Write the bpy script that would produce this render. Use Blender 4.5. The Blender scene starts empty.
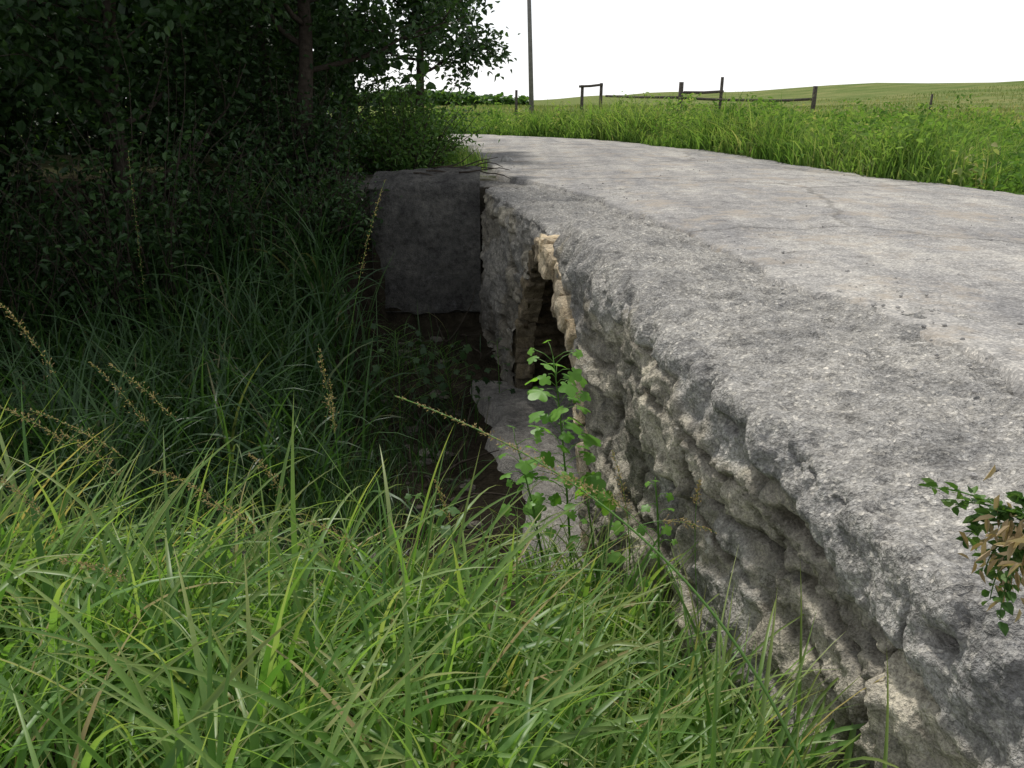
import bpy, math, numpy as np
from mathutils import Vector
rng=np.random.default_rng(7)
scene=bpy.context.scene
TH=math.radians(18.5); F=850.0; CZ=1.0
def U(px,py,y):
    u=(px-512)/F; v=(384-py)/F
    dy=math.cos(TH)+v*math.sin(TH); dz=-math.sin(TH)+v*math.cos(TH)
    t=y/dy
    return np.array([u*t,y,CZ+dz*t])
# ---------- noise
def _h(ix,iy,iz):
    h=(ix.astype(np.int64)*374761393+iy.astype(np.int64)*668265263+iz.astype(np.int64)*1274126177)&0xffffffff
    h=((h^(h>>13))*1103515245)&0xffffffff
    h=((h^(h>>15))*2246822519)&0xffffffff
    h=h^(h>>13)
    return (h&0xffff)/65535.0
def vn(x,y,z=0.0):
    x=np.asarray(x,float);y=np.asarray(y,float);z=np.zeros_like(x)+z
    ix,iy,iz=np.floor(x),np.floor(y),np.floor(z)
    fx,fy,fz=x-ix,y-iy,z-iz
    fx=fx*fx*(3-2*fx);fy=fy*fy*(3-2*fy);fz=fz*fz*(3-2*fz)
    r=0
    for a in (0,1):
        for b in (0,1):
            for c in (0,1):
                r=r+_h(ix+a,iy+b,iz+c)*(fx if a else 1-fx)*(fy if b else 1-fy)*(fz if c else 1-fz)
    return r*2-1
def fbm(x,y,z=0.0,o=4,g=.5):
    r=0;a=1;s=1
    for i in range(o):
        r=r+a*vn(x*s+i*17.3,y*s+i*9.1,z*s+i*5.7); a*=g; s*=2.03
    return r
def sm(a,b,x):
    t=np.clip((x-a)/(b-a),0,1); return t*t*(3-2*t)
# ---------- mesh builder
class MB:
    def __init__(s): s.v=[];s.c=[];s.f=[];s.n=0
    def add(s,v,faces,col=None):
        v=np.asarray(v,float).reshape(-1,3)
        if isinstance(faces,list) and not isinstance(faces[0],np.ndarray): faces=np.array(faces)
        if not isinstance(faces,list): faces=[faces]
        for f in faces: s.f.append(np.asarray(f,int)+s.n)
        if col is None: col=np.zeros((len(v),3))+.5
        col=np.broadcast_to(np.asarray(col,float),(len(v),3))
        s.v.append(v);s.c.append(col);s.n+=len(v)
    def build(s,name,mat,parent=None,smooth=True):
        me=bpy.data.meshes.new(name)
        V=np.concatenate(s.v);C=np.concatenate(s.c)
        li=np.concatenate([f.ravel() for f in s.f])
        tot=np.concatenate([np.full(len(f),f.shape[1]) for f in s.f])
        st=np.concatenate([[0],np.cumsum(tot)[:-1]])
        me.vertices.add(len(V));me.vertices.foreach_set('co',V.ravel().astype(np.float32))
        me.loops.add(len(li));me.loops.foreach_set('vertex_index',li.astype(np.int32))
        me.polygons.add(len(tot));me.polygons.foreach_set('loop_start',st.astype(np.int32))
        try: me.polygons.foreach_set('loop_total',tot.astype(np.int32))
        except Exception: pass
        me.update(calc_edges=True)
        me.polygons.foreach_set('use_smooth',np.full(len(tot),smooth))
        a=me.color_attributes.new('Col','FLOAT_COLOR','POINT')
        a.data.foreach_set('color',np.concatenate([C,np.ones((len(C),1))],1).ravel().astype(np.float32))
        me.materials.append(mat)
        ob=bpy.data.objects.new(name,me); scene.collection.objects.link(ob)
        if parent: ob.parent=parent
        return ob
def empty(name):
    e=bpy.data.objects.new(name,None); scene.collection.objects.link(e); return e
def gridf(nu,nv):
    i=np.arange(nu*nv).reshape(nu,nv)
    return np.stack([i[:-1,:-1],i[1:,:-1],i[1:,1:],i[:-1,1:]],-1).reshape(-1,4)
def tube(mb,pts,rad,sides=6,col=None):
    P=np.asarray(pts,float);n=len(P);rad=np.broadcast_to(np.asarray(rad,float),(n,))
    T=np.gradient(P,axis=0);T/=np.linalg.norm(T,axis=1)[:,None]+1e-9
    ref=np.array([0.31,.95,.05]) if abs(T[:,2]).mean()>.6 else np.array([.05,.1,1.])
    A=np.cross(T,ref);A/=np.linalg.norm(A,axis=1)[:,None]+1e-9
    B=np.cross(T,A)
    a=np.linspace(0,2*np.pi,sides,endpoint=False)
    V=P[:,None]+rad[:,None,None]*(np.cos(a)[None,:,None]*A[:,None]+np.sin(a)[None,:,None]*B[:,None])
    i=np.arange(n*sides).reshape(n,sides);j=np.roll(i,-1,1)
    f=np.stack([i[:-1],j[:-1],j[1:],i[1:]],-1).reshape(-1,4)
    mb.add(V.reshape(-1,3),[f,i[-1][None,:],i[0][::-1][None,:]],col)
def blades(mb,base,az,L,W,lean,bend,K=8,fold=.25,rnd=None,twist=None):
    N=len(base);t=np.linspace(0,1,K+1)
    if rnd is None: rnd=rng.random(N)
    phi=lean[:,None]+bend[:,None]*t[None]**1.4
    wob=(rng.random(N)-.5)*.8
    aa=az[:,None]+wob[:,None]*t[None]
    d=np.stack([np.sin(phi)*np.cos(aa),np.sin(phi)*np.sin(aa),np.cos(phi)],-1)
    seg=d*(L[:,None,None]/K)
    P=np.concatenate([np.zeros((N,1,3)),np.cumsum(seg[:,:-1],1)],1)+base[:,None]
    w=W[:,None]*(np.minimum(1,.45+t*3)*(1-t**2.2))[None]+.0004
    if twist is None: twist=(rng.random(N)-.5)*1.6
    tw=twist[:,None]*(.3+t[None])
    s=np.stack([-np.sin(aa),np.cos(aa),np.zeros_like(aa)],-1)
    n=np.cross(d,s)
    s2=s*np.cos(tw)[...,None]+n*np.sin(tw)[...,None]
    n2=np.cross(d,s2)
    c=np.stack([np.broadcast_to(rnd[:,None],(N,K+1)),np.broadcast_to(t,(N,K+1)),np.broadcast_to(rng.random(N)[:,None],(N,K+1))],-1)
    if fold>0:
        V=np.stack([P-s2*w[...,None]*.5+n2*(w*fold)[...,None],P,P+s2*w[...,None]*.5+n2*(w*fold)[...,None]],2)
        cc=np.repeat(c[:,:,None],3,2)
        cc=cc.copy(); m=3
    else:
        V=np.stack([P-s2*w[...,None]*.5,P+s2*w[...,None]*.5],2);cc=np.repeat(c[:,:,None],2,2);m=2
    f=gridf(K+1,m)
    Fc=(f[None]+(np.arange(N)*(K+1)*m)[:,None,None]).reshape(-1,4)
    mb.add(V.reshape(-1,3),Fc,cc.reshape(-1,3))
def leaves(mb,C,size,rnd=None,droop=.3,aspect=.6,dirs=None):
    N=len(C)
    if rnd is None: rnd=rng.random(N)
    size=np.broadcast_to(size,(N,))
    if dirs is None:
        a=rng.random(N)*2*np.pi;e=rng.normal(-droop,.5,N)
        dirs=np.stack([np.cos(a)*np.cos(e),np.sin(a)*np.cos(e),np.sin(e)],-1)
    r=rng.normal(size=(N,3))*.6;r[:,2]+=1.0
    s=np.cross(dirs,r);s/=np.linalg.norm(s,axis=1)[:,None]+1e-9
    n=np.cross(s,dirs)
    S=size[:,None]
    b=C; tip=C+dirs*S-n*S*.12
    r1=C+dirs*S*.25+s*S*aspect*.42+n*S*.12; r2=C+dirs*S*.62+s*S*aspect*.38+n*S*.08
    l1=C+dirs*S*.25-s*S*aspect*.42+n*S*.12; l2=C+dirs*S*.62-s*S*aspect*.38+n*S*.08
    V=np.stack([b,r1,r2,tip,l2,l1],1)
    q=np.array([[0,1,2,3],[0,3,4,5]])
    f=(q[None]+(np.arange(N)*6)[:,None,None]).reshape(-1,4)
    c=np.stack([rnd,np.full(N,.5),rng.random(N)],-1)
    mb.add(V.reshape(-1,3),f,np.repeat(c[:,None],6,1).reshape(-1,3))
# ---------- materials
def newmat(name):
    m=bpy.data.materials.new(name);m.use_nodes=True
    nt=m.node_tree;nt.nodes.clear()
    return m,nt,nt.nodes,nt.links
def ramp(nd,stops,interp='LINEAR'):
    r=nd.new('ShaderNodeValToRGB');cr=r.color_ramp;cr.interpolation=interp
    cr.elements[0].position=stops[0][0];cr.elements[0].color=(*stops[0][1],1)
    cr.elements[1].position=stops[-1][0];cr.elements[1].color=(*stops[-1][1],1)
    for p,c in stops[1:-1]:
        e=cr.elements.new(p);e.color=(*c,1)
    return r
def leafmat(name,stops,trans=.35,rough=.45,tipc=None,spec=.4):
    m,nt,nd,lk=newmat(name)
    at=nd.new('ShaderNodeAttribute');at.attribute_name='Col'
    sp=nd.new('ShaderNodeSeparateColor');lk.new(at.outputs['Color'],sp.inputs[0])
    r=ramp(nd,stops);lk.new(sp.outputs[0],r.inputs[0])
    col=r.outputs[0]
    if tipc:
        tr=ramp(nd,[(0,(0,0,0)),(.6,(0,0,0)),(1,(1,1,1))]);lk.new(sp.outputs[1],tr.inputs[0])
        mu=nd.new('ShaderNodeMath');mu.operation='MULTIPLY';lk.new(tr.outputs[0],mu.inputs[0]);lk.new(sp.outputs[2],mu.inputs[1])
        mx=nd.new('ShaderNodeMix');mx.data_type='RGBA';lk.new(mu.outputs[0],mx.inputs[0]);lk.new(col,mx.inputs[6]);mx.inputs[7].default_value=(*tipc,1)
        col=mx.outputs[2]
    if spec>0:
        p=nd.new('ShaderNodeBsdfPrincipled');p.inputs['Roughness'].default_value=rough
        p.inputs['Specular IOR Level'].default_value=spec
        lk.new(col,p.inputs['Base Color'])
    else:
        p=nd.new('ShaderNodeBsdfDiffuse');lk.new(col,p.inputs['Color'])
    t=nd.new('ShaderNodeBsdfTranslucent')
    hs=nd.new('ShaderNodeMix');hs.data_type='RGBA';hs.blend_type='MULTIPLY';hs.inputs[0].default_value=1
    lk.new(col,hs.inputs[6]);hs.inputs[7].default_value=(1.45,1.5,.7,1);lk.new(hs.outputs[2],t.inputs[0])
    mx=nd.new('ShaderNodeMixShader');mx.inputs[0].default_value=trans
    lk.new(p.outputs[0],mx.inputs[1]);lk.new(t.outputs[0],mx.inputs[2])
    o=nd.new('ShaderNodeOutputMaterial');lk.new(mx.outputs[0],o.inputs[0])
    return m
def tex(nd,lk,kind,scale,detail=4,rough=.6,src=None):
    if kind=='n':
        t=nd.new('ShaderNodeTexNoise');t.inputs['Detail'].default_value=detail;t.inputs['Roughness'].default_value=rough
    else:
        t=nd.new('ShaderNodeTexVoronoi')
    t.inputs['Scale'].default_value=scale
    lk.new(src,t.inputs['Vector'])
    return t
def chan(nd,lk,c,i=0):
    s=nd.new('ShaderNodeSeparateColor');lk.new(c,s.inputs[0]);return s.outputs[i]
def mixc(nd,lk,fac,a,b,mode='MIX'):
    m=nd.new('ShaderNodeMix');m.data_type='RGBA';m.blend_type=mode
    for s,i in ((fac,0),(a,6),(b,7)):
        if isinstance(s,(int,float)): m.inputs[i].default_value=s
        elif isinstance(s,tuple): m.inputs[i].default_value=(*s,1)
        else: lk.new(s,m.inputs[i])
    return m.outputs[2]
def bump(nd,lk,h,strength,dist,prev=None):
    b=nd.new('ShaderNodeBump');b.inputs['Strength'].default_value=strength;b.inputs['Distance'].default_value=dist
    lk.new(h,b.inputs['Height'])
    if prev is not None: lk.new(prev,b.inputs['Normal'])
    return b.outputs[0]
def addm(nd,lk,pairs):
    out=None
    for s,k in pairs:
        m=nd.new('ShaderNodeMath');m.operation='MULTIPLY_ADD';lk.new(s,m.inputs[0]);m.inputs[1].default_value=k
        if out is None: m.inputs[2].default_value=0
        else: lk.new(out,m.inputs[2])
        out=m.outputs[0]
    return out
def finish(nd,lk,col,nrm=None,rough=.9,spec=.2):
    p=nd.new('ShaderNodeBsdfDiffuse');p.inputs['Roughness'].default_value=.3
    lk.new(col,p.inputs['Color'])
    if nrm is not None: lk.new(nrm,p.inputs['Normal'])
    o=nd.new('ShaderNodeOutputMaterial');lk.new(p.outputs[0],o.inputs[0])
def stonemat(name,lo,mid,hi,parge,stain=.65):
    m,nt,nd,lk=newmat(name)
    tc=nd.new('ShaderNodeTexCoord').outputs['Object']
    at=nd.new('ShaderNodeAttribute');at.attribute_name='Col'
    sp=nd.new('ShaderNodeSeparateColor');lk.new(at.outputs['Color'],sp.inputs[0])
    n1=tex(nd,lk,'n',2.2,4,.7,tc);n2=tex(nd,lk,'n',13,5,.75,tc);n3=tex(nd,lk,'n',110,2,.75,tc)
    v1=tex(nd,lk,'v',66,src=tc)
    r1=ramp(nd,[(.34,lo),(.5,mid),(.64,hi)]);lk.new(n1.outputs[0],r1.inputs[0])
    r2=ramp(nd,[(.34,(.45,.44,.42)),(.5,(.96,.96,.96)),(.66,(1.38,1.36,1.28))]);lk.new(n2.outputs[0],r2.inputs[0])
    stone=mixc(nd,lk,.9,r1.outputs[0],r2.outputs[0],'MULTIPLY')
    br=ramp(nd,[(0,(.72,.7,.68)),(1,(1.25,1.2,1.1))]);lk.new(sp.outputs[0],br.inputs[0])
    stone=mixc(nd,lk,1.0,stone,br.outputs[0],'MULTIPLY')
    rp=ramp(nd,[(.32,tuple(c*.66 for c in parge)),(.5,parge),(.68,tuple(c*1.25 for c in parge))]);lk.new(n2.outputs[0],rp.inputs[0])
    rl=ramp(nd,[(.36,(.78,.78,.79)),(.6,(1.17,1.15,1.12))]);lk.new(n1.outputs[0],rl.inputs[0])
    rv=ramp(nd,[(0,(.72,.72,.72)),(.6,(.98,.98,.98)),(.8,(1.03,1.03,1.02)),(.95,(1.5,1.48,1.42)),(1,(1.8,1.75,1.65))]);lk.new(chan(nd,lk,v1.outputs['Color']),rv.inputs[0])
    con=mixc(nd,lk,.7,rp.outputs[0],rv.outputs[0],'MULTIPLY')
    con=mixc(nd,lk,1.0,con,rl.outputs[0],'MULTIPLY')
    rd=ramp(nd,[(.25,(1.1,1.1,1.1)),(.6,(.8,.79,.77))]);lk.new(v1.outputs['Distance'],rd.inputs[0])
    con=mixc(nd,lk,.6,con,rd.outputs[0],'MULTIPLY')
    col=mixc(nd,lk,sp.outputs[1],stone,con)
    col=mixc(nd,lk,sp.outputs[2],col,mixc(nd,lk,.8,col,(.07,.06,.045)))
    r3=ramp(nd,[(.36,(.64,.64,.64)),(.6,(1.2,1.2,1.2))]);lk.new(n3.outputs[0],r3.inputs[0])
    col=mixc(nd,lk,.85,col,r3.outputs[0],'MULTIPLY')
    n4=tex(nd,lk,'n',5,7,.8,tc);r4=ramp(nd,[(.0,(0,0,0)),(.54,(0,0,0)),(.65,(stain,)*3)]);lk.new(n4.outputs[0],r4.inputs[0])
    col=mixc(nd,lk,r4.outputs[0],col,(.10,.096,.088))
    r5=ramp(nd,[(.33,(.6,.6,.6)),(.41,(0,0,0)),(1,(0,0,0))]);lk.new(n4.outputs[0],r5.inputs[0])
    col=mixc(nd,lk,r5.outputs[0],col,tuple(min(.6,c*1.6) for c in mid))
    h=addm(nd,lk,[(n2.outputs[0],1.0),(v1.outputs['Distance'],.2),(n3.outputs[0],.2)])
    b=bump(nd,lk,h,1.0,.03)
    finish(nd,lk,col,b)
    return m
M_wall=stonemat('weathered_limestone',(.22,.208,.185),(.34,.322,.285),(.45,.425,.37),(.35,.34,.322),.7)
M_vous=stonemat('pale_arch_stone',(.34,.28,.2),(.5,.42,.31),(.58,.51,.4),(.4,.35,.28),.3)
M_barrel=stonemat('cavity_shade_stone',(.04,.03,.022),(.075,.06,.042),(.13,.105,.075),(.1,.09,.08))  # barrel stone darkened: shade of the arch cavity put into the colour
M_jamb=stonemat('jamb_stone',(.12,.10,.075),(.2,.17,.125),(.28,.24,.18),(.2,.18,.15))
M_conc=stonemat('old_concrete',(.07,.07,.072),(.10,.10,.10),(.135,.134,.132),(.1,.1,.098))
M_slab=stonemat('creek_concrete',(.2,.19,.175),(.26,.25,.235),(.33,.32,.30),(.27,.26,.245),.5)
# road
m,nt,nd,lk=newmat('weathered_road_surface');M_road=m
tc=nd.new('ShaderNodeTexCoord').outputs['Object']
n1=tex(nd,lk,'n',.9,5,.7,tc);n2=tex(nd,lk,'n',9,5,.75,tc);v=tex(nd,lk,'v',95,src=tc)
mp=nd.new('ShaderNodeMapping');lk.new(tc,mp.inputs[0]);mp.inputs['Scale'].default_value=(2.2,.22,1);mp.inputs['Rotation'].default_value=(0,0,-.12)
ns=tex(nd,lk,'n',1.2,5,.6,mp.outputs[0])
r1=ramp(nd,[(.36,(.27,.263,.257)),(.5,(.335,.326,.315)),(.64,(.41,.395,.37))]);lk.new(n1.outputs[0],r1.inputs[0])
rs=ramp(nd,[(.35,(.82,.82,.83)),(.65,(1.14,1.12,1.08))]);lk.new(ns.outputs[0],rs.inputs[0])
c=mixc(nd,lk,1.0,r1.outputs[0],rs.outputs[0],'MULTIPLY')
r2=ramp(nd,[(.35,(.72,.71,.70)),(.5,(1,1,1)),(.66,(1.2,1.18,1.14))]);lk.new(n2.outputs[0],r2.inputs[0])
c=mixc(nd,lk,.85,c,r2.outputs[0],'MULTIPLY')
rv=ramp(nd,[(0,(.55,.55,.55)),(.7,(1,1,1)),(1,(1.7,1.66,1.6))]);lk.new(chan(nd,lk,v.outputs['Color']),rv.inputs[0])
c=mixc(nd,lk,.65,c,rv.outputs[0],'MULTIPLY')
vc=nd.new('ShaderNodeTexVoronoi');vc.feature='DISTANCE_TO_EDGE';vc.inputs['Scale'].default_value=.36
wn=tex(nd,lk,'n',2,4,.7,tc);wm=mixc(nd,lk,.3,tc,wn.outputs['Color']);lk.new(wm,vc.inputs['Vector'])
rc=ramp(nd,[(0,(.4,.39,.38)),(.004,(.55,.55,.54)),(.011,(1,1,1)),(1,(1,1,1))]);lk.new(vc.outputs['Distance'],rc.inputs[0])
c=mixc(nd,lk,.6,c,rc.outputs[0],'MULTIPLY')
nd2=tex(nd,lk,'n',1.7,6,.75,tc);rdp=ramp(nd,[(.52,(0,0,0)),(.64,(.7,.7,.7))]);lk.new(nd2.outputs[0],rdp.inputs[0])
c=mixc(nd,lk,rdp.outputs[0],c,(.37,.32,.26))
h=addm(nd,lk,[(n2.outputs[0],1.0),(v.outputs['Distance'],.3)])
b=bump(nd,lk,h,.65,.014)
finish(nd,lk,c,b)
# ground
m,nt,nd,lk=newmat('ground_soil_and_meadow');M_ground=m
tc=nd.new('ShaderNodeTexCoord').outputs['Object']
at=nd.new('ShaderNodeAttribute');at.attribute_name='Col'
sp=nd.new('ShaderNodeSeparateColor');lk.new(at.outputs['Color'],sp.inputs[0])
n1=tex(nd,lk,'n',.12,5,.65,tc);n2=tex(nd,lk,'n',5,5,.7,tc);v=tex(nd,lk,'v',30,src=tc)
soil=ramp(nd,[(.3,(.013,.011,.008)),(.55,(.032,.027,.019)),(.75,(.06,.052,.038))]);lk.new(n2.outputs[0],soil.inputs[0])
mead=ramp(nd,[(.3,(.09,.135,.04)),(.5,(.15,.18,.065)),(.7,(.24,.23,.10))]);lk.new(n1.outputs[0],mead.inputs[0])
rr=ramp(nd,[(.3,(.55,.55,.55)),(.65,(1.3,1.3,1.3))]);lk.new(n2.outputs[0],rr.inputs[0])
mead2=mixc(nd,lk,.8,mead.outputs[0],rr.outputs[0],'MULTIPLY')
grav=ramp(nd,[(0,(.10,.095,.085)),(.5,(.2,.19,.17)),(1,(.36,.34,.31))]);lk.new(v.outputs['Color'],grav.inputs[0])
c=mixc(nd,lk,sp.outputs[0],soil.outputs[0],mead2)
c=mixc(nd,lk,sp.outputs[1],c,grav.outputs[0])
h=addm(nd,lk,[(n2.outputs[0],1.0),(v.outputs['Distance'],.3)])
finish(nd,lk,c,bump(nd,lk,h,.8,.06))
def simplemat(name,a,bc,scale,rough=.9):
    m,nt,nd,lk=newmat(name);tc=nd.new('ShaderNodeTexCoord').outputs['Object']
    n=tex(nd,lk,'n',scale,4,.7,tc);r=ramp(nd,[(.3,a),(.7,bc)]);lk.new(n.outputs[0],r.inputs[0])
    finish(nd,lk,r.outputs[0],bump(nd,lk,n.outputs[0],.6,.02),rough);return m
M_bark=simplemat('bark',(.03,.025,.02),(.075,.062,.05),18)
M_wood=simplemat('grey_wood',(.06,.052,.045),(.13,.115,.10),12)
M_pole=simplemat('pole_wood',(.13,.125,.12),(.22,.21,.2),3)
straw=(.42,.34,.18)
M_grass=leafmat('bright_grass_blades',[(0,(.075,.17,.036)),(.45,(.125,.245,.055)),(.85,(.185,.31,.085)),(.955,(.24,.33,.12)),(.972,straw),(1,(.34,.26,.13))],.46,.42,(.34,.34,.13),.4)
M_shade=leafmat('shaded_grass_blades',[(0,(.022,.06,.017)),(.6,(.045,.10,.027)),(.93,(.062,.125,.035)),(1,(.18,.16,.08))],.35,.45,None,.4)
M_weed=leafmat('roadside_weeds',[(0,(.07,.14,.032)),(.5,(.125,.22,.055)),(.85,(.19,.28,.085)),(1,(.30,.30,.15))],.42,.6,(.26,.27,.11),0)
M_mead=leafmat('meadow_grass',[(0,(.10,.15,.045)),(.5,(.16,.19,.07)),(.85,(.23,.24,.11)),(1,(.32,.29,.16))],.35,.7,None,0)
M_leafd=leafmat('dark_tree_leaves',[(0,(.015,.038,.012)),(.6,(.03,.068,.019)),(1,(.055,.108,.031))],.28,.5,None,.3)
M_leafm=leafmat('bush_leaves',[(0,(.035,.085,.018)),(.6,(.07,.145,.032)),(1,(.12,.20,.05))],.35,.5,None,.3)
M_sap=leafmat('sapling_leaves',[(0,(.12,.27,.04)),(1,(.18,.36,.06))],.5,.45,None,.4)
M_seed=leafmat('seed_heads',[(0,(.26,.19,.10)),(1,(.42,.33,.19))],.3,.8,None,0)
M_dead=leafmat('dead_leaves',[(0,(.28,.2,.11)),(1,(.45,.36,.24))],.25,.8,None,0)
M_rock=stonemat('creek_stone',(.07,.06,.05),(.12,.11,.10),(.2,.19,.17),(.2,.19,.175))
M_peb=simplemat('road_pebbles',(.22,.21,.2),(.5,.48,.45),9)
# ---------- terrain
def wx(y):
    y=np.asarray(y,float); return 1.23-.13*y-.055*np.maximum(0,y-8.3)-.03*np.maximum(0,y-9)
YA,ZA,RA=7.05,-2.0,1.70
Lx=lambda y: np.interp(y,[-8,9.3,10.8,12,15.4,20,25,30,34],[wx(-8)+1.25,.95,.35,-.1,-.55,-1.5,-4.2,-11,-22])
Rx=lambda y: np.interp(y,[-8,3,9.5,11.7,18.4,23,26,30,34],[7.5,6.6,5.75,4.9,3.9,2.3,-.6,-8,-20])
def ground(x,y):
    x=np.asarray(x,float);y=np.asarray(y,float)
    xr=x-wx(y)
    up=-.05+.05*fbm(x*.3,y*.3,o=3)*sm(4,9,np.abs(x-2.5)+np.maximum(0,y-12)*.5)
    r=x-Rx(y); up=up-.28*sm(0,1.5,r)*(1-sm(5,12,r))*(y<32)
    hill=4.6*sm(25,110,x)*sm(35,160,y)*(1+.25*vn(x*.02,y*.015))+.4*sm(60,300,y)*sm(-20,40,x)
    up=up+hill+.25*fbm(x*.03,y*.03,3.3,o=3)*sm(35,80,np.hypot(x,y))
    bp=np.interp(y,[-8,-2,0,1.2,3.2,4.6,8.0,9.0,10.5,12.5],[-.3,-.5,-.65,-1.0,-1.5,-2.02,-2.1,-1.75,-.95,-.05])
    bw=np.interp(y,[-8,-2,0,1.2,3.2,4.6,8.7,10.8,10.95],[-.3,-.5,-.75,-1.15,-1.6,-2.15,-2.2,-1.75,-.05])
    k=sm(-2.1,-1.5,x+.0*y)
    bas=bp*(1-k)+bw*k+.07*fbm(x*1.3,y*1.3,o=4)
    bas=np.where(y>10.9,np.where(k>.5,up,bas),bas)
    chn=sm(4.6,4.85,y)*(1-sm(9.25,9.5,y))
    rt=(up-.28*(xr<7.2)*(y<10.9)*(y>-9))*(1-chn)-2.2*chn
    rt=np.where((xr>8)&(y<10.9),rt+ .12,rt)
    side=sm(.15,.42,xr)*(y<10.85)
    z=bas*(1-side)+rt*side
    far=sm(10.85,12.5,y)
    z=np.where(y>10.85,np.minimum(np.where(x<-1.6,bas,up),up+.02)*(1-far)+up*far,z)
    onr=(x>Lx(y)-.1)&(x<Rx(y)+.1)&(y>10.9)&(y<33.5)
    z=np.where(onr,np.minimum(z,-.06),z)
    return z
def axis(lo,a,b,hi,st,g=1.16):
    c=list(np.arange(a,b+1e-6,st))
    s=st
    while c[-1]<hi: s*=g;c.append(c[-1]+s)
    s=st
    while c[0]>lo: s*=g;c.insert(0,c[0]-s)
    return np.array(c)
X=axis(-900,-9,10,900,.1);Y=axis(-60,-2,27,1200,.1)
GX,GY=np.meshgrid(X,Y,indexing='ij')
GZ=ground(GX.ravel(),GY.ravel()).reshape(GX.shape)
mead_m=np.clip(np.where(GY>11.5,sm(11.5,14,GY),0)*(1-.85*(GX<-2.0)*(GY<22))+sm(0,1,GX-Rx(GY)),0,1)
grav=np.exp(-(((GX+2.5)/.8)**2+((GY-5.0)/.6)**2))*1.4
grav=grav+(np.exp(-((GX+.9)/1.2)**2)*sm(10.85,11.2,GY)*(1-sm(13,16,GY)))
ed=np.minimum(np.abs(GX-Rx(GY)),np.abs(GX-Lx(GY)))
grav=grav+.9*(ed<.5)*(GY>10.8)*(GY<32)
grav=np.clip(grav*(.8+.7*fbm(GX.ravel()*2,GY.ravel()*2).reshape(GX.shape)),0,1)
mb=MB();mb.add(np.stack([GX,GY,GZ],-1),gridf(len(X),len(Y)),np.stack([mead_m,grav,0*grav],-1).reshape(-1,3))
mb.build('ground',M_ground)
# ---------- road
ys=np.concatenate([np.arange(-7,1,.15),np.arange(1,11,.04),np.arange(11,33.6,.12)])
ts=np.concatenate([np.linspace(0,.08,14),np.linspace(.09,1,100)])
l=Lx(ys)+.05*fbm(ys*3,ys*0,o=5)+.06*vn(ys*.8,ys*0+3); r=Rx(ys)+.12*fbm(ys*1.5,ys*0+9,o=4)
RX=l[:,None]+(r-l)[:,None]*ts[None];RY=np.repeat(ys[:,None],len(ts),1)
RZ=.012+.05*np.sin(np.pi*ts)[None]+.014*fbm(RX*1.2,RY*1.2,o=3).reshape(RX.shape)+.003*fbm(RX*9,RY*9,o=3).reshape(RX.shape)
RZ[:,0]-=.09;RZ[:,1]-=.006;RZ[:,-1]-=.12
mb=MB();mb.add(np.stack([RX,RY,RZ],-1),gridf(len(ys),len(ts)));mb.build('road',M_road)
# ---------- bridge
bridge=empty('stone_arch_bridge')
ys=list(np.arange(-7,.6,.06));y=.6
while y<10.8: ys.append(y); y+=max(.0075,.0042*y)
ys.append(10.8);ys=np.array(ys)
prof=[];zz=-2.35
while zz<-.13: prof.append((-.03*(-zz-.13),zz,-1,0)); zz+=.0115
for t in np.linspace(0,1,14):
    p0=np.array([0,-.13]);p1=np.array([0.0,-.065]);p2=np.array([.09,-.06])
    p=(1-t)**2*p0+2*t*(1-t)*p1+t*t*p2
    d=2*(1-t)*(p1-p0)+2*t*(p2-p1);d/=np.linalg.norm(d)
    prof.append((p[0],p[1],-d[1],d[0]))
for xx in np.arange(.103,1.48,.0135): prof.append((xx,-.06+.06*(xx-.09)/1.15,0,1))
prof=np.array(prof)
PY=np.repeat(ys[:,None],len(prof),1);pr=np.broadcast_to(prof,(len(ys),)+prof.shape)
xr_=pr[...,0];z_=pr[...,1];arc=np.concatenate([[0],np.cumsum(np.hypot(*np.diff(prof[:,:2],axis=0).T))])
S=np.broadcast_to(arc[None],PY.shape)
yw=PY+.10*fbm(PY*1.5,S*1.5,1.,o=4);zw=z_+.06*fbm(PY*1.7,S*2,5.,o=4)
row=np.floor(zw/.36);bl=.42+.5*_h(row,row*0+3,row*0)
cc=yw/bl+_h(row,row*0,row*0+7)*3;col=np.floor(cc)
fz=zw/.36-row;fc=cc-col
# some blocks split into two thin courses
spl=_h(row,col,row*0+31)>.72
fz2=np.where(spl,(fz*2)%1,fz);hh=np.where(spl,.18,.36)
e=np.minimum(np.minimum(fz2,1-fz2)*hh,np.minimum(fc,1-fc)*bl)
joint=1-sm(.004,.030,e+.014*vn(PY*25,S*25)+.012*vn(PY*9,S*9))
joint=joint*sm(-.6,.15,fbm(PY*2,S*2,77.,o=2))
bo=_h(row,col,np.floor(fz*2)*spl+11);tl=_h(row,col,row*0+21)-.5
n_l=fbm(PY*1.1,S*1.1,8.,o=3)
n_m=fbm(PY*6,S*6,2.,o=5,g=.6)
tt=fbm(PY*2.6,S*3.4,12.,o=4)*3.2;fl=np.floor(tt)+sm(.8,1,tt-np.floor(tt))
t2=fbm(PY*8,S*10,15.,o=3)*2.5;fl2=np.floor(t2)+sm(.7,1,t2-np.floor(t2))
pg=sm(-.04,.04,(z_+.24)+.14*fbm(PY*1.6,PY*0,4.,o=4)+.06*fbm(PY*7,S*7,4.,o=3))
pg2=sm(.22,.34,fbm(PY*1.0,S*1.5,20.,o=5))*.7
pg=np.clip(np.maximum(pg,pg2),0,1)
disp=(1-pg)*((bo-.5)*.07+tl*(fz-.5)*.05+.014*n_m-.045*joint+.013*fl+.009*fl2)+pg*(.022+.012*n_m+.016*n_l+.007*fl2)
top=sm(0,.10,xr_)*(z_>-.14)
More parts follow.
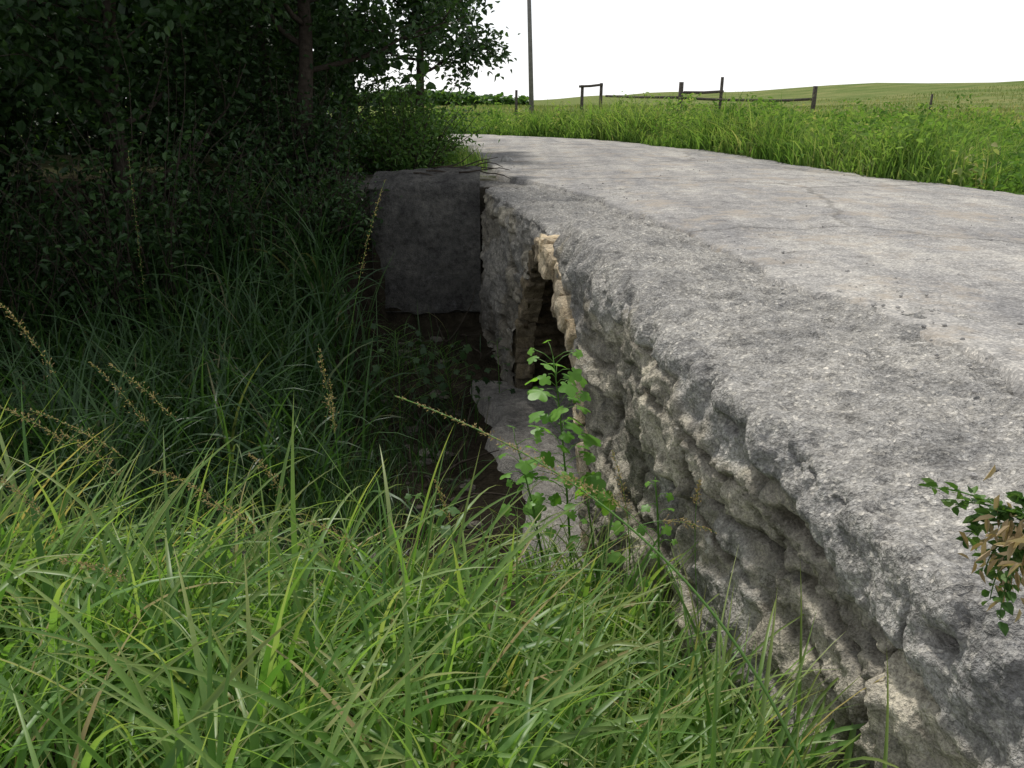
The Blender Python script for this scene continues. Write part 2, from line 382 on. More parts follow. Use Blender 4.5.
disp_top=.010*n_m+.012*n_l-.03*sm(.3,.7,fbm(PY*2,S*2,50.,o=4))+.008*fl2
disp=disp*(1-top)+disp_top*top
disp=disp+.006*fbm(PY*28,S*28,3.,o=3)
s0=arc[np.argmin(abs(prof[:,1]+.10)+10*(prof[:,0]>.08))]
edge=np.exp(-((S-s0)/.07)**2)
ch=fbm(PY*3.0,PY*0+2.,9.,o=5);ch2=fbm(PY*12,S*10,9.,o=3)
disp=disp-edge*(.045*sm(.1,.3,ch)+.03*sm(.1,.3,ch2))
near=1-sm(6.75,6.9,PY+.12*fbm(S*5,PY*3,o=2))
outw=.05*near*sm(5.0,6.5,PY)*sm(-.4,-.2,z_)*(1-sm(.7,1.2,xr_))
und=.03*fbm(PY*.8,S*.4,60.,o=2)*(1-top)
def onw(px,py):
    uu=(px-512)/F;vv=(384-py)/F;dy=math.cos(TH)+vv*math.sin(TH);dz=-math.sin(TH)+vv*math.cos(TH)
    t=1.21/(uu+.13*dy);return t*dy,CZ+dz*t
pits=0
for px,py,a,b_,d in [(727,408,.07,.05,.20),(790,450,.10,.02,.06),(655,385,.16,.02,.05),(690,335,.2,.02,.05),(860,650,.12,.02,.05),(665,600,.14,.1,.16),(780,560,.2,.02,.04),(905,600,.012,.2,.035),(640,470,.2,.02,.04),(720,500,.012,.2,.03),(950,650,.05,.03,.09)]:
    yc,zc=onw(px,py)
    pits=pits+d*np.exp(-((((PY-yc)+.05*fbm(PY*6,S*6,o=2))/a)**2+((z_-zc+.03*fbm(PY*5,S*5,o=2))/b_)**2)**1.5)*(xr_<.02)*sm(-.13,-.2,z_)
disp=disp+und+outw-pits
nrt=.09*near*sm(2.5,6.0,PY)*(1-sm(.3,1.0,xr_))*top+.02*near*top*(1-sm(.3,1.0,xr_))
VX=wx(PY)+xr_+pr[...,2]*disp;VZ=z_+pr[...,3]*disp+nrt
VY=PY-.13*disp*(1-top)
f=gridf(*PY.shape)
cy=PY.ravel()[f].mean(1);cz=z_.ravel()[f].mean(1);cx=xr_.ravel()[f].mean(1)
ins=(((cy-YA)**2+(cz-ZA)**2<(RA+.06)**2)|((np.abs(cy-YA)<RA+.06)&(cz<ZA)))&(cx<.08)
damp=.55*sm(-.7,-1.7,z_+.3*fbm(PY*1.3,S*.8,90.,o=4))+.35*sm(.2,.6,fbm(PY*3.5,S*.7,95.,o=4))*(1-top)
colr=np.stack([bo,np.clip(pg+top,0,1),np.clip(joint*(1-pg)*(1-top)+np.clip(pits*6,0,1)+damp*(1-top),0,1)],-1)
mb=MB();mb.add(np.stack([VX,VY,VZ],-1),f[~ins],colr.reshape(-1,3));mb.build('wall_face',M_wall,bridge)
ys2=np.arange(-7,10.9,.06);zs2=np.arange(-2.35,.0,.06)
A,B=np.meshgrid(ys2,zs2,indexing='ij');f=gridf(*A.shape)
ins=((A.ravel()[f].mean(1)-YA)**2+(B.ravel()[f].mean(1)-ZA)**2<(RA+.05)**2)|((abs(A.ravel()[f].mean(1)-YA)<RA)&(B.ravel()[f].mean(1)<ZA))
XX=Rx(A)+.03+.04*fbm(A*3,B*3,o=4)
mb=MB();mb.add(np.stack([XX,A,B],-1),f[~ins],(.5,.1,0));mb.build('wall_face_far_side',M_wall,bridge)
# barrel
na=160;nx=160
a=np.linspace(-.3,np.pi+.3,na);s=np.linspace(.0,5.6,nx)
A,Sx=np.meshgrid(a,s,indexing='ij')
aw=A+.03*fbm(A*4,Sx*3,o=3)
st=np.floor(aw/.09);cl=np.floor(Sx/.35+_h(st,st,st)*2);cellr=_h(st,cl,st)
jf=np.minimum(aw/.09-st,1-(aw/.09-st));jj=1-sm(.02,.2,jf)
rr=RA+.03-.11*(cellr-.5)+.03*fbm(A*9,Sx*7,o=4)+.07*jj
yb=YA+rr*np.cos(A);zb=ZA+np.where((A<0)|(A>np.pi),0,rr*np.sin(A));zb=np.where(A<0,ZA+A,zb);zb=np.where(A>np.pi,ZA-(A-np.pi),zb)
yb=np.where(A<0,YA+rr,yb);yb=np.where(A>np.pi,YA-rr,yb)
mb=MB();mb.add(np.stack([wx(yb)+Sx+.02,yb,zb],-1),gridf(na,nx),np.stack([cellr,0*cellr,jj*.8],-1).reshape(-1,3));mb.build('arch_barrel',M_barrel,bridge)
# voussoirs
mb=MB();mb2=MB();n=31
edges=np.linspace(-.02,np.pi+.02,n+1)+np.r_[0,rng.normal(0,.02,n-1),0]
g=np.linspace(0,1,11)
for k in range(n):
    a0,a1=edges[k]+.003,edges[k+1]-.003
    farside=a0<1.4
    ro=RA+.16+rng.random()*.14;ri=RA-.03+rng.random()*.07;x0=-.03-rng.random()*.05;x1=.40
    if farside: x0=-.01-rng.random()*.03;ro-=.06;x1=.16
    elif a0<2.3: x0=-.07-rng.random()*.06;ro=RA+.2+rng.random()*.05
    I,J=np.meshgrid(g,g,indexing='ij');o=np.ones_like(I)
    cr=_h(np.array([k]),np.array([2]),np.array([3]))[0]
    for (aa,bb,cc_) in ((I,J,0*o),(I,J,o),(I,0*o,J),(I,o,J),(0*o,I,J),(o,I,J)):
        q=np.stack([aa,bb,cc_],-1)-.5
        nrm=(np.abs(q*2)**9).sum(-1)**(1/9)
        q=q*.5+ (q/np.maximum(nrm,1e-6)[...,None])*.5
        ang=a0+(q[...,0]+.5)*(a1-a0);rad=ri+(q[...,1]+.5)*(ro-ri);xx=x0+(q[...,2]+.5)*(x1-x0)
        nn=.026*fbm(ang*9+k*3,rad*9,xx*9,o=4)
        yb=YA+(rad+nn)*np.cos(ang);zb=ZA+(rad+nn)*np.sin(ang)
        (mb2 if farside else mb).add(np.stack([wx(yb)+xx+nn,yb,zb],-1),gridf(11,11),(cr,0,0))
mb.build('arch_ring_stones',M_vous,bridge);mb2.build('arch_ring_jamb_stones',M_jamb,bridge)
# slab apron
I,J=np.meshgrid(np.linspace(0,1,90),np.linspace(0,1,60),indexing='ij')
yy=4.0+I*5.1;xs=wx(yy)-.48+J*6.5+.10*fbm(yy*2,J*0,o=4)*(J<.02)
zz=-1.98+.02*fbm(yy*2,xs*2,o=3);zz=np.where(J==0,-2.35,zz);zz=np.where((I==0)|(I==1),-2.35,zz)
mb=MB();mb.add(np.stack([xs,yy,zz],-1),gridf(90,60),(.5,.6,0));mb.build('concrete_floor',M_slab,bridge)
# wing wall
mb=MB();nu,nv=80,100
I,J=np.meshgrid(np.linspace(0,1,nu),np.linspace(0,1,nv),indexing='ij')
xs=-1.78+I*1.38
per=np.array([[-0.02,-1.62],[0,-.06],[.05,.0],[.14,.05],[.5,.09],[1.2,.02]])
dd=np.concatenate([[0],np.cumsum(np.hypot(*np.diff(per,axis=0).T))]);dd/=dd[-1]
yy=10.78+np.interp(J,dd,per[:,0])+.05*fbm(xs*1.5,J*4,o=5)+.12*np.clip(-1.6-xs,0,1)*4*(J<.55)
zz=np.interp(J,dd,per[:,1])+.03*fbm(xs*3,J*6,o=4)+.08*I*(J>.5)+.06*fbm(xs*2.5,0*J,4.,o=3)*(J<.1)
mb.add(np.stack([xs,yy,zz],-1),gridf(nu,nv),(.4,.1,0))
mb.add([[-1.78,10.78,-1.62],[-.38,10.78,-1.62],[-.38,11.3,-1.62],[-1.78,11.3,-1.62]],[[0,1,2,3]],(.3,.3,0))
mb.add([[-1.78,10.8,-1.62],[-1.78,10.8,-.04],[-1.78,11.9,-.04],[-1.78,11.9,-1.62]],[[0,1,2,3]],(.3,.3,0))
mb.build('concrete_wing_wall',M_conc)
# ---------- rocks
def rock(mb,c,r,seed,n=8):
    u=np.linspace(0,np.pi,n);v=np.linspace(0,2*np.pi,n+4)
    Uu,Vv=np.meshgrid(u,v,indexing='ij')
    d=np.stack([np.sin(Uu)*np.cos(Vv),np.sin(Uu)*np.sin(Vv),np.cos(Uu)],-1)
    k=1+.45*fbm(d[...,0]*1.7+seed,d[...,1]*1.7,d[...,2]*1.7,o=3)
    mb.add(c+d*k[...,None]*np.array(r),gridf(n,n+4),(rng.random(),0,0))
mb=MB()
for i in range(340):
    x=rng.uniform(-3.6,.3);y=rng.uniform(4.2,10.5) if i%2 else rng.normal(5.0,.6)
    if i%2==0: x=rng.normal(-2.4,.8)
    s=.015+.07*rng.random()**2.5
    if x>wx(y)-.65: x=wx(y)-.65-rng.random()*.8
    rock(mb,np.array([x,y,float(ground(x,y))+s*.25]),(s*1.4,s,s*.6),i*3.1)
mb.build('creek_rocks',M_rock,None,False)
mb=MB()
for i in range(900):
    y=1.0+14*rng.random()**1.4
    if i%3: x=Lx(y)+rng.normal(-.15,.35)
    else: x=Lx(y)+(Rx(y)-Lx(y))*rng.random()-.3
    if x<wx(y)+.25: continue
    s=.003+.008*rng.random()**2
    zz=.015 if x>Lx(y)+.1 else -.06+.06*(x-wx(y)-.09)/1.15+.01
    zz+=.05*math.sin(math.pi*min(1,max(0,(x-Lx(y))/(Rx(y)-Lx(y)))))
    rock(mb,np.array([x,y,zz]),(s*1.3,s,s*.8),i*3.,6)
rock(mb,np.array([-.08,14.5,.03]),(.11,.08,.08),3.)
mb.build('loose_road_stones',M_peb,None,False)
# ---------- grasses
def gpts(x,y): return np.stack([x,y,ground(x,y)],-1)
def clumpgrass(mb,cx,cy,per,L0,L1,W0,W1,K=10,spread=.12,leanm=.25,bendm=1.5,fold=.22,rb=None,wind=0):
    N=len(cx)*per
    x=np.repeat(cx,per)+rng.normal(0,spread,N);y=np.repeat(cy,per)+rng.normal(0,spread,N)
    ok=(x<wx(y)-.08)|(y>10.9);x=x[ok];y=y[ok];N=len(x)
    L=rng.uniform(L0,L1,N)
    if rb is not None: L*=rb(x,y)
    az=rng.random(N)*2*np.pi
    if wind>0: az=np.where(rng.random(N)<wind,rng.normal(-.1,.8,N),az)
    blades(mb,gpts(x,y),az,L,rng.uniform(W0,W1,N),np.abs(rng.normal(0,leanm,N)),rng.uniform(.4,bendm*1.25,N),K,fold)
def hk(x,y):
    k=np.interp(y,[1,1.6,3,4.3],[.62,.85,1.0,.8])
    k=k*np.interp(x/y,[-.7,-.1,.05,.25],[.95,.88,.68,.6])
    return k
mb=MB();n=130
cy=rng.uniform(1.25,4.0,n);cx=rng.uniform(-.95,.25,n)*(cy*.8+.4)
clumpgrass(mb,cx,cy,12,.7,1.35,.009,.018,12,.10,.22,1.8,rb=hk,wind=.3)
n=175;cy=rng.uniform(1.2,3.8,n);cx=rng.uniform(-.95,.3,n)*(cy*.8+.4)
clumpgrass(mb,cx,cy,9,.9,1.7,.018,.038,14,.08,.2,2.3,.16,rb=hk,wind=.4)
n=60;cy=rng.uniform(1.2,2.3,n);cx=rng.uniform(.0,1.02,n)
clumpgrass(mb,cx,cy,11,.6,1.2,.010,.028,13,.08,.28,2.1,wind=.5)
n=170;cy=rng.uniform(1.0,4.4,n);cx=rng.uniform(-1,.35,n)*(cy*.8+.5)
clumpgrass(mb,cx,cy,12,.25,.6,.006,.013,6,.16,.4,1.4,0.)
mb.build('foreground_tall_grass',M_grass)
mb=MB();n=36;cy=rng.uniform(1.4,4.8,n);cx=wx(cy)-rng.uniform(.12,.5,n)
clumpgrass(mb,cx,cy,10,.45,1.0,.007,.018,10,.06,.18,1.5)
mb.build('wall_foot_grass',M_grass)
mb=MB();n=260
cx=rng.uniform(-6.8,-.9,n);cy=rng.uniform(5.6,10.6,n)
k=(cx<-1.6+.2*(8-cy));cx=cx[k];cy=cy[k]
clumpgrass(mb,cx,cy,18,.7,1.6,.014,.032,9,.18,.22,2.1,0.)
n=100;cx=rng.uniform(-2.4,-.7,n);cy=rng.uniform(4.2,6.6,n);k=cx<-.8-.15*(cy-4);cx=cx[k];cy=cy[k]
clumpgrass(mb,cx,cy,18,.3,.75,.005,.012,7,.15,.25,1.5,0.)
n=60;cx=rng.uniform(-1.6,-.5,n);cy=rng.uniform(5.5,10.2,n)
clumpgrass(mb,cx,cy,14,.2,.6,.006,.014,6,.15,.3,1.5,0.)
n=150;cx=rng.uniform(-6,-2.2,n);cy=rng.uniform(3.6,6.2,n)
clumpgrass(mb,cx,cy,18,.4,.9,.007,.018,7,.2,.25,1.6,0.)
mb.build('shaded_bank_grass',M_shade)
# ---------- seed stalks
def bez(p,n=20):
    p=[np.array(q,float) for q in p];t=np.linspace(0,1,n)[:,None]
    if len(p)==3: return (1-t)**2*p[0]+2*t*(1-t)*p[1]+t*t*p[2]
    return (1-t)**3*p[0]+3*t*(1-t)**2*p[1]+3*t*t*(1-t)*p[2]+t**3*p[3]
ms=MB();mh=MB()
def stalk(pts,headfrac=.3,n=24,r=.0022,spread=.05,dens=1.0):
    P=bez(pts,n);tube(ms,P,np.linspace(r,r*.4,n),5,(.5,.2,.3))
    m=int(90*dens);t=1-headfrac*rng.random(m)**.9
    idx=t*(n-1);i=np.clip(idx.astype(int),0,n-2);fr=(idx-i)[:,None]
    C=P[i]*(1-fr)+P[i+1]*fr;T=P[i+1]-P[i];T/=np.linalg.norm(T,axis=1)[:,None]
    d=T*.8+rng.normal(0,.5,(m,3));d/=np.linalg.norm(d,axis=1)[:,None]
    ln=spread*rng.random(m)*(1.15-(t-(1-headfrac))/headfrac)
    leaves(mh,C+d*ln[:,None],rng.uniform(.006,.011,m),dirs=d,aspect=.5)
    for k in range(0,m,4):
        tube(mh,np.array([C[k],C[k]+d[k]*ln[k]*.6+T[k]*.004,C[k]+d[k]*ln[k]]),.0006,3)
stalk([U(815,800,1.35),U(760,640,1.5),U(640,480,1.8),U(395,396,2.2)],.36,30,.0040,.022,2.8)
stalk([U(700,700,2.0),U(690,560,2.1),U(640,500,2.2),U(560,476,2.3)],.3,spread=.025)
stalk([U(560,640,2.4),U(600,520,2.4),U(650,505,2.4),U(715,532,2.4)],.3,spread=.025)
stalk([U(700,640,2.9),U(690,520,2.9),U(700,480,2.9)],.25,spread=.02)
for (bx,by,tx,ty,d) in [(150,520,-5,298,3.0),(180,540,-5,405,2.8),(260,520,110,365,3.1),(250,560,30,410,2.7),(230,530,90,362,3.4),(360,560,318,345,3.3),(330,560,250,455,3.0),(210,560,60,432,2.9),(300,560,150,470,2.6),(120,600,0,480,2.6),(470,600,435,480,3.2),(640,640,612,450,3.0),(340,430,385,180,5.0),(180,480,128,150,6.5),(350,520,330,380,4.2),(230,640,60,560,2.2),(340,600,200,500,2.4),(420,600,300,520,2.5)]:
    b0=U(bx,by+70,d);t0=U(tx,ty,d*.96)
    mid=b0*.5+t0*.5+np.array([0,0,.22+.05*rng.random()])
    mid[0]=b0[0]*.75+t0[0]*.25
    stalk([b0,mid,t0],.33,24,.0018,.03,1.2)
g=empty('seeding_grass_stalks');ms.build('stems',M_grass,g);mh.build('seed_heads',M_seed,g,False)
# ---------- roadside weeds
mb=MB();n=34000
y=7+25*rng.random(n)**1.1;off=rng.random(n)**1.4*8-.05
x=Rx(y)+off
cl=fbm(x*.7,y*.5,2.,o=4)
L=(.3+.45*sm(-.6,.7,cl))*np.interp(y,[7,11,17,24,32],[1.0,1.35,1.8,1.75,1.2])*np.interp(off,[0,.3,2,8],[.5,1.0,1.05,.9])
L*=rng.uniform(.6,1.15,n)
blades(mb,gpts(x,y),rng.random(n)*6.28,L,rng.uniform(.010,.026,n)*np.interp(y,[7,30],[1,2.2]),np.abs(rng.normal(0,.28,n)),rng.uniform(.4,1.8,n),4,0.,rnd=np.clip(rng.random(n)*.6+.4*sm(-.6,.6,fbm(x*1.1,y*.6,9.,o=3)),0,1))
n=22000;y=rng.uniform(22,60,n);x=rng.uniform(-.15,.75,n)*y
ok=~((x<Rx(y)+.1)&(x>Lx(y)-.1)&(y<34));x=x[ok];y=y[ok];n=len(x)
blades(mb,gpts(x,y),rng.random(n)*6.28,rng.uniform(.15,.4,n),rng.uniform(.03,.07,n),np.abs(rng.normal(0,.3,n)),rng.uniform(.2,1.,n),2,0.)
n=5000;y=rng.uniform(13.2,24,n);x=Lx(y)-rng.random(n)**1.2*2.5-.1
blades(mb,gpts(x,y),rng.random(n)*6.28,rng.uniform(.15,.45,n),rng.uniform(.008,.015,n),np.abs(rng.normal(0,.3,n)),rng.uniform(.2,1.4,n),4,0.)
for i in range(600):
    yy=8.5+22*rng.random();xx=float(Rx(yy))+.25+rng.random()**1.3*7
    H=rng.uniform(.4,.95)*np.interp(yy,[9,14,20,31],[.95,1.2,1.5,1.2]);m=90
    z0=float(ground(xx,yy));t=rng.random(m);tone=rng.random()*.85
    C=np.stack([xx+rng.normal(0,.2,m)*(1.2-t*.6),yy+rng.normal(0,.18,m),z0+t*H],-1)
    leaves(mb,C,rng.uniform(.05,.12,m),np.clip(tone+rng.random(m)*.2,0,1))
mb.build('roadside_weeds',M_weed)
mb=MB();n=24000;y=34+110*rng.random(n)**1.3;x=rng.uniform(-.1,.85,n)*y
blades(mb,gpts(x,y),rng.random(n)*6.28,rng.uniform(.12,.4,n)*(1+.6*fbm(x*.2,y*.1,o=2)),rng.uniform(.06,.14,n),np.abs(rng.normal(0,.3,n)),rng.uniform(.2,1.,n),2,0.,rnd=np.clip(.6+.6*fbm(x*.08,y*.05,o=3)+rng.normal(0,.15,n),0,1))
mb.build('meadow_grass',M_mead)
# ---------- trees
def curve(p0,d,L,up=.0,n=6,wob=.15):
    P=[np.array(p0,float)];d=np.array(d,float);d/=np.linalg.norm(d)
    for i in range(n):
        d=d+rng.normal(0,wob,3)+np.array([0,0,up]);d/=np.linalg.norm(d);P.append(P[-1]+d*L/n)
    return np.array(P)
def tree(base,H,R,nl=15,leaf=.09,per=80,lean=(0,0),lowest=.2,mat=M_leafd,bias=(0,0),up=.06,name='tree'):
    e=empty(name);mt=MB();ml=MB()
    x,y=base;b=np.array([x,y,float(ground(x,y))-.1])
    tr=curve(b,(lean[0],lean[1],1),H*.9,.02,12,.06)
    tube(mt,tr,np.linspace(.015*H+.02,.015,13),9)
    tips=[]
    for i in range(nl):
        t=lowest+(1-lowest)*(i+.5)/nl;k=t*12;a=int(min(k,11));p=tr[a]+(tr[a+1]-tr[a])*(k-a)
        az=i*2.4+rng.normal(0,.4);d=np.array([math.cos(az)+bias[0],math.sin(az)+bias[1],.35])
        l=R*(1.05-.55*abs(t-.45)*1.3)*rng.uniform(.75,1.15)
        lb=curve(p,d,l,up,7,.14);tube(mt,lb,np.linspace(.035*(1.3-t)*H/6+.01,.008,8)*.8,6)
        for j in range(7):
            q=lb[2+(j*5)//7];dd=lb[-1]-lb[0];dd=dd/np.linalg.norm(dd)+rng.normal(0,.75,3);
            sb=curve(q,dd,l*rng.uniform(.25,.5),.0,4,.2);tube(mt,sb,np.linspace(.012,.004,5),4)
            tips.append(sb)
            for w in range(2):
                sb2=curve(sb[2+w],rng.normal(0,1,3)+dd*.6,l*.2,-.05,3,.2);tube(mt,sb2,np.linspace(.006,.003,4),3);tips.append(sb2)
    for s in tips:
        i=rng.integers(0,len(s)-1,per);fr=rng.random(per)[:,None]
        C=s[i]*(1-fr)+s[i+1]*fr+rng.normal(0,.13,(per,3))*leaf/.09
        leaves(ml,C,rng.uniform(.65,1.25,per)*leaf,np.clip(rng.normal(rng.random()*.6+.2,.2,per),0,1),.35,.75)
    mt.build('trunk_and_limbs',M_bark,e);ml.build('leaves',mat,e,False)
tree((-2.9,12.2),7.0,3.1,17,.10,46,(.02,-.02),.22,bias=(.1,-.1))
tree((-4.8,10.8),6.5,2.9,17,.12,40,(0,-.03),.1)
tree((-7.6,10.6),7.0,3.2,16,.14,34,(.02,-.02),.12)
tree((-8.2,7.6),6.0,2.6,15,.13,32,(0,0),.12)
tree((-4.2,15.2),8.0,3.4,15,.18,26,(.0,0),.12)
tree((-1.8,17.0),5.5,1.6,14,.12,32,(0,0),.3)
def bush(base,R,H,ns=60,per=60,leaf=.07,mat=M_leafm,name='bush'):
    e=empty(name);mt=MB();ml=MB();x,y=base
    for i in range(ns):
        az=rng.random()*6.28;rr=R*rng.random()**.6
        bx,by=x+math.cos(az)*rr*.4,y+math.sin(az)*rr*.4
        p=np.array([bx,by,float(ground(bx,by))-.05])
        s=curve(p,(math.cos(az)*rr*.8/H,math.sin(az)*rr*.8/H,1),H*rng.uniform(.55,1.1)*(1.15-.4*rr/R),-.03,7,.13)
        tube(mt,s,np.linspace(.012,.003,8),4)
        k=rng.integers(0,7,per);fr=rng.random(per)[:,None]
        C=s[k]*(1-fr)+s[k+1]*fr+rng.normal(0,.12,(per,3))
        leaves(ml,C,rng.uniform(.6,1.3,per)*leaf,np.clip(rng.normal(rng.random()*.6+.2,.2,per),0,1),.2,.6)
    mt.build('stems',M_bark,e);ml.build('leaves',mat,e,False)
bush((-1.7,13.4),1.3,1.4,85,75,.07)
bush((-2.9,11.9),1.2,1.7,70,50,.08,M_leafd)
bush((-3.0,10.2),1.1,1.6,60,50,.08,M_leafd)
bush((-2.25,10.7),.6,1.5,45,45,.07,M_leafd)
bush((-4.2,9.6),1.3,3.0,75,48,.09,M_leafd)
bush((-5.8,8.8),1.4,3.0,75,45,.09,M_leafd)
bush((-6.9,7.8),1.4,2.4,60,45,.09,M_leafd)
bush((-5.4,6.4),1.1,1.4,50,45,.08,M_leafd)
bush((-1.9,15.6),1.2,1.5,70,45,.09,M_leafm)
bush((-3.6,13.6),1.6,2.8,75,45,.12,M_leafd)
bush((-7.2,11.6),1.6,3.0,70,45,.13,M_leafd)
mb=MB();m=26000
x=rng.uniform(-26,-3.2,m);y=17+rng.random(m)*3;z=rng.random(m)**.8*7*(.8+.25*fbm(x*.4,y*.2,o=3))
x=x-.6*np.maximum(0,y-18)
leaves(mb,np.stack([x,y,z-.1],-1),rng.uniform(.25,.48,m),rng.random(m)*.6,.3,.8)
mb.build('thicket',M_leafd,None,False)
mb=MB();m=8000
x=rng.uniform(-60,3,m);y=150+rng.random(m)*6;h=2.0+1.1*fbm(x*.12,x*0,o=4)
leaves(mb,np.stack([x,y,rng.random(m)*np.maximum(h,.3)],-1),rng.uniform(.6,1.2,m),rng.random(m),.2,.9)
mb.build('distant_tree_line',M_leafm,None,False)
# ---------- sapling
def lobed(mb,c,d,nrm,size,rnd,lobes=5):
    d=d/np.linalg.norm(d);s=np.cross(d,nrm);s/=np.linalg.norm(s);n=np.cross(s,d)
    th=np.linspace(-np.pi*.92,np.pi*.92,31)
    r=.32+.19*np.abs(np.cos(th*lobes/2.0*.98))**1.2+.13*np.cos(th)
    px=np.cos(th)*r+.38;py=np.sin(th)*r*1.05
    V=c+size*(px[:,None]*d+py[:,None]*s-(.35*(px-.4)**2+.5*py**2)[:,None]*n)
    V=np.vstack([V,(c+size*.3*d)[None]])
    f=np.array([[i,i+1,31] for i in range(30)])
    mb.add(V,f,(rnd,.5,rng.random()))
def plant(name,base,top,nleaf,size,mat,side=.14,t0=.12):
    e=empty(name);mt=MB();ml=MB()
    P=bez([base,(np.array(base)+top)/2+np.array([.03,0,.05]),top],14);tube(mt,P,np.linspace(.008,.003,14),6,(.5,.2,.3))
    for i in range(nleaf):
        t=t0+(1-t0)*i/(nleaf-1);k=t*13;a=int(min(k,12));p=P[a]+(P[a+1]-P[a])*(k-a)
        az=i*2.4+rng.normal(0,.3);l=side*(1.25-.6*t)*rng.uniform(.7,1.2)
        q=p+np.array([math.cos(az)*l,math.sin(az)*l,l*.5])
        tube(mt,np.array([p,(p+q)/2+[0,0,.012],q]),.0018,4,(.6,.2,.3))
        lobed(ml,q,np.array([math.cos(az),math.sin(az),-.35+rng.normal(0,.3)]),np.array([rng.normal(0,.5),-.45+rng.normal(0,.5),1.]),size*rng.uniform(.5,1.1)*(1 if t<.93 else .6),rng.random())
    mt.build('stem',M_grass,e);ml.build('leaves',mat,e)
plant('mulberry_sapling',U(572,600,4.1),U(553,356,4.1),54,.125,M_sap,.14,.35)
plant('mulberry_sapling',U(548,600,3.9),U(515,440,3.9),28,.085,M_sap,.12)
plant('mulberry_sapling',U(600,640,3.7),U(583,480,3.7),22,.07,M_sap,.10)
plant('leafy_weed',U(655,640,3.3),U(655,480,3.3),16,.05,M_sap,.05)
plant('leafy_weed',U(395,640,3.6),U(430,500,3.6),26,.07,M_leafm,.14)
plant('leafy_weed',U(500,480,8.6),U(497,340,8.6),24,.07,M_leafd,.12)
plant('leafy_weed',U(455,420,8.6),U(440,350,8.6),40,.10,M_leafd,.3)
plant('leafy_weed',U(400,430,8.0),U(395,330,8.0),40,.10,M_leafd,.3)
# ---------- vine
e=empty('wall_vine');mt=MB();ml=MB();md=MB()
def onwall(px,py,out=.05):
    uu=(px-512)/F;vv=(384-py)/F;dy=math.cos(TH)+vv*math.sin(TH);dz=-math.sin(TH)+vv*math.cos(TH)
    t=(1.23-out)/(uu+.13*dy);return np.array([uu*t,dy*t,CZ+dz*t])
root=onwall(1050,530,.0)
for (px,py) in [(930,488),(955,505),(965,540),(985,570),(1000,515),(1010,590),(1040,520),(990,600),(1050,600),(1020,500),(975,520),(1000,620)]:
    tip=onwall(px,py,.07+.05*rng.random())
    P=bez([root,(root+tip)/2+np.array([-.05,0,.05]),tip],14);tube(mt,P,np.linspace(.003,.001,14),4,(.4,.2,.3))
    for k in range(3,14):
        for sgn in (-1,1):
            T=P[min(k+1,13)]-P[k-1];T/=np.linalg.norm(T);sd_=np.cross(T,[0.6,.2,1.]);sd_/=np.linalg.norm(sd_)
            d=T*.6+sd_*sgn+rng.normal(0,.3,3);d/=np.linalg.norm(d)
            leaves(ml,(P[k]+rng.normal(0,.003,3))[None],np.array([rng.uniform(.018,.034)]),dirs=d[None],aspect=.75,rnd=np.array([rng.random()]))
C=onwall(1012,550,.08)+rng.normal(0,1,(110,3))*np.array([.025,.045,.05])
leaves(md,C,rng.uniform(.02,.055,110),droop=.9,aspect=.3)
mt.build('stems',M_grass,e);ml.build('leaves',M_leafm,e,False);md.build('dead_leaves',M_dead,e,False)
# ---------- fence and pole
e=empty('wooden_fence');mp=MB();mr=MB()
def post(px,py,y,r=.07):
    t=U(px,py,y);z0=float(ground(t[0],y));tube(mp,np.array([[t[0],y,z0-.3],[t[0]+.01,y,(z0+t[2])/2],[t[0]+.02,y,t[2]]]),[r*1.05,r,r*.95],10);return t
p=[post(582,85,38),post(601,83,38),post(681,82,32,.085),post(722,77,33,.06),post(815,86,30,.075),post(516,90,45,.07),post(932,94,46,.06),post(1000,148,12.5,.02)]
def rail(a,b,r=.045):
    m=(a+b)/2-np.array([0,0,.02]);tube(mr,np.array([a,m,b]),r,8)
rail(U(579,86.5,37.9),U(603,84.5,37.9),.05)
rail(U(606,96,37.5),U(681,97.5,32));rail(U(684,92.5,32),U(723,91.5,33),.05)
rail(U(681,98,32),U(762,100.5,31));rail(U(762,100.5,31),U(815,99,30));rail(U(720,99,33),U(790,101,31.5),.03)
mp.build('posts',M_wood,e);mr.build('rails',M_wood,e)
e=empty('utility_pole');mp=MB();b=U(532,108,56);t=U(528.5,-25,56)
zb=float(ground(b[0],56));tube(mp,np.array([[b[0],56,zb-.5],(np.array([b[0],56,zb])+t)/2,t]),[.16,.14,.12],12)
mp.build('shaft',M_pole,e)
mp=MB();tube(mp,np.array([t+[-1.1,0,-.5],t+[0,-.15,-.5],t+[1.1,0,-.5]]),.06,6);mp.build('crossarm',M_pole,e)
mb=MB()
for i in range(9):
    a=np.array([rng.uniform(-1.3,-.5),rng.uniform(10.95,12),.12+.04*rng.random()])
    tube(mb,curve(a,(1,rng.normal(0,.5),.05),rng.uniform(.3,.8),0,5,.15),np.linspace(.012,.004,6),5)
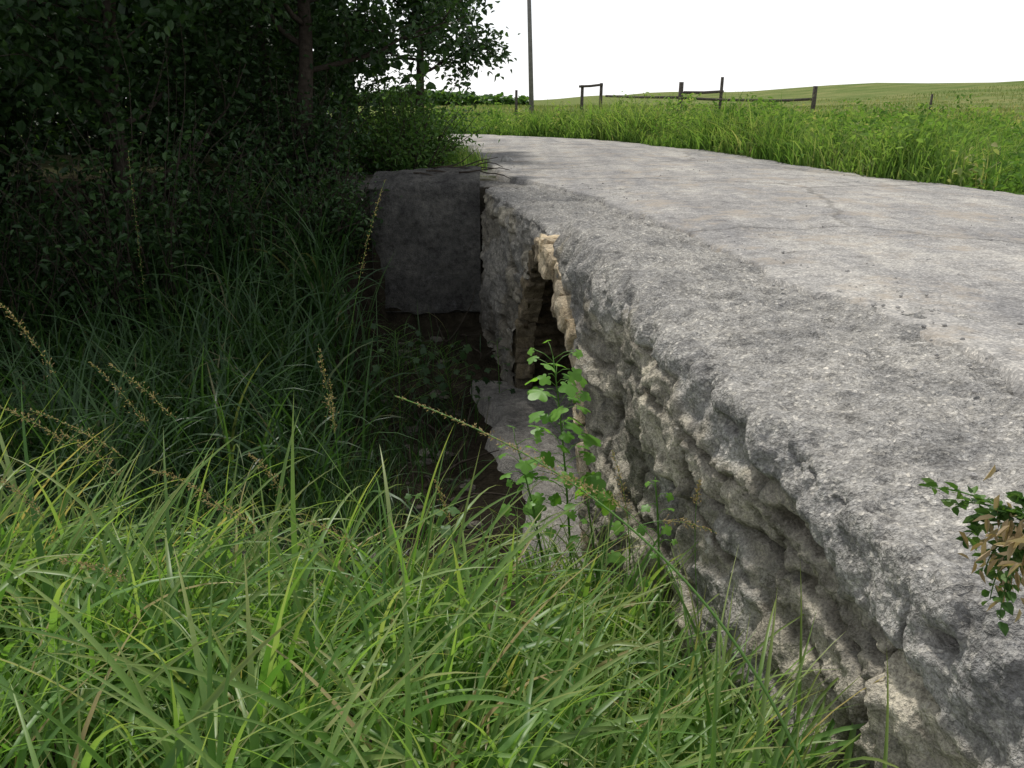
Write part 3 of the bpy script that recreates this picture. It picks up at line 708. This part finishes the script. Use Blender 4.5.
for i in range(26):
    x=rng.uniform(-1.6,-.3);y=rng.uniform(6,10.3);a=np.array([x,y,float(ground(x,y))+.05])
    tube(mb,curve(a,(rng.normal(),rng.normal(),.15),rng.uniform(.3,1.0),0,5,.2),np.linspace(.014,.004,6),5)
mb.build('fallen_branches',M_bark)
# ---------- world, sun, camera
AZ,EL=math.radians(-20),math.radians(60)
w=bpy.data.worlds.new("World");scene.world=w;w.use_nodes=True;nt=w.node_tree
bg=nt.nodes['Background'];sk=nt.nodes.new('ShaderNodeTexSky');sk.sky_type='NISHITA';sk.sun_disc=False
sk.sun_elevation=EL;sk.sun_rotation=AZ;sk.dust_density=1.0;sk.air_density=1.0;sk.ozone_density=1
tcw=nt.nodes.new('ShaderNodeTexCoord');sx=nt.nodes.new('ShaderNodeSeparateXYZ');nt.links.new(tcw.outputs['Generated'],sx.inputs[0])
hz=ramp(nt.nodes,[(0,(10.5,10.6,10.8)),(.12,(9.5,9.7,10.0)),(.45,(6.3,6.5,6.8)),(1,(5.8,6.0,6.3))]);nt.links.new(sx.outputs[2],hz.inputs[0])
mx=nt.nodes.new('ShaderNodeMix');mx.data_type='RGBA';mx.inputs[0].default_value=.85
nt.links.new(sk.outputs[0],mx.inputs[6]);nt.links.new(hz.outputs[0],mx.inputs[7])
nt.links.new(mx.outputs[2],bg.inputs[0]);bg.inputs[1].default_value=.125
sd=bpy.data.lights.new('sun','SUN');sd.energy=4.0;sd.angle=math.radians(4);sd.color=(1,.97,.91)
so=bpy.data.objects.new('sun',sd);scene.collection.objects.link(so)
v=Vector((math.sin(AZ)*math.cos(EL),math.cos(AZ)*math.cos(EL),math.sin(EL)));so.rotation_euler=v.to_track_quat('Z','Y').to_euler()
cd=bpy.data.cameras.new('camera');cam=bpy.data.objects.new('camera',cd);scene.collection.objects.link(cam)
cd.sensor_width=36;cd.lens=36*F/1024;cd.clip_end=5000;cd.clip_start=.05
cam.location=(0,0,CZ);cam.rotation_euler=(math.pi/2-TH,0,0);scene.camera=cam
scene.view_settings.view_transform='Standard';scene.view_settings.look='None';scene.view_settings.exposure=0
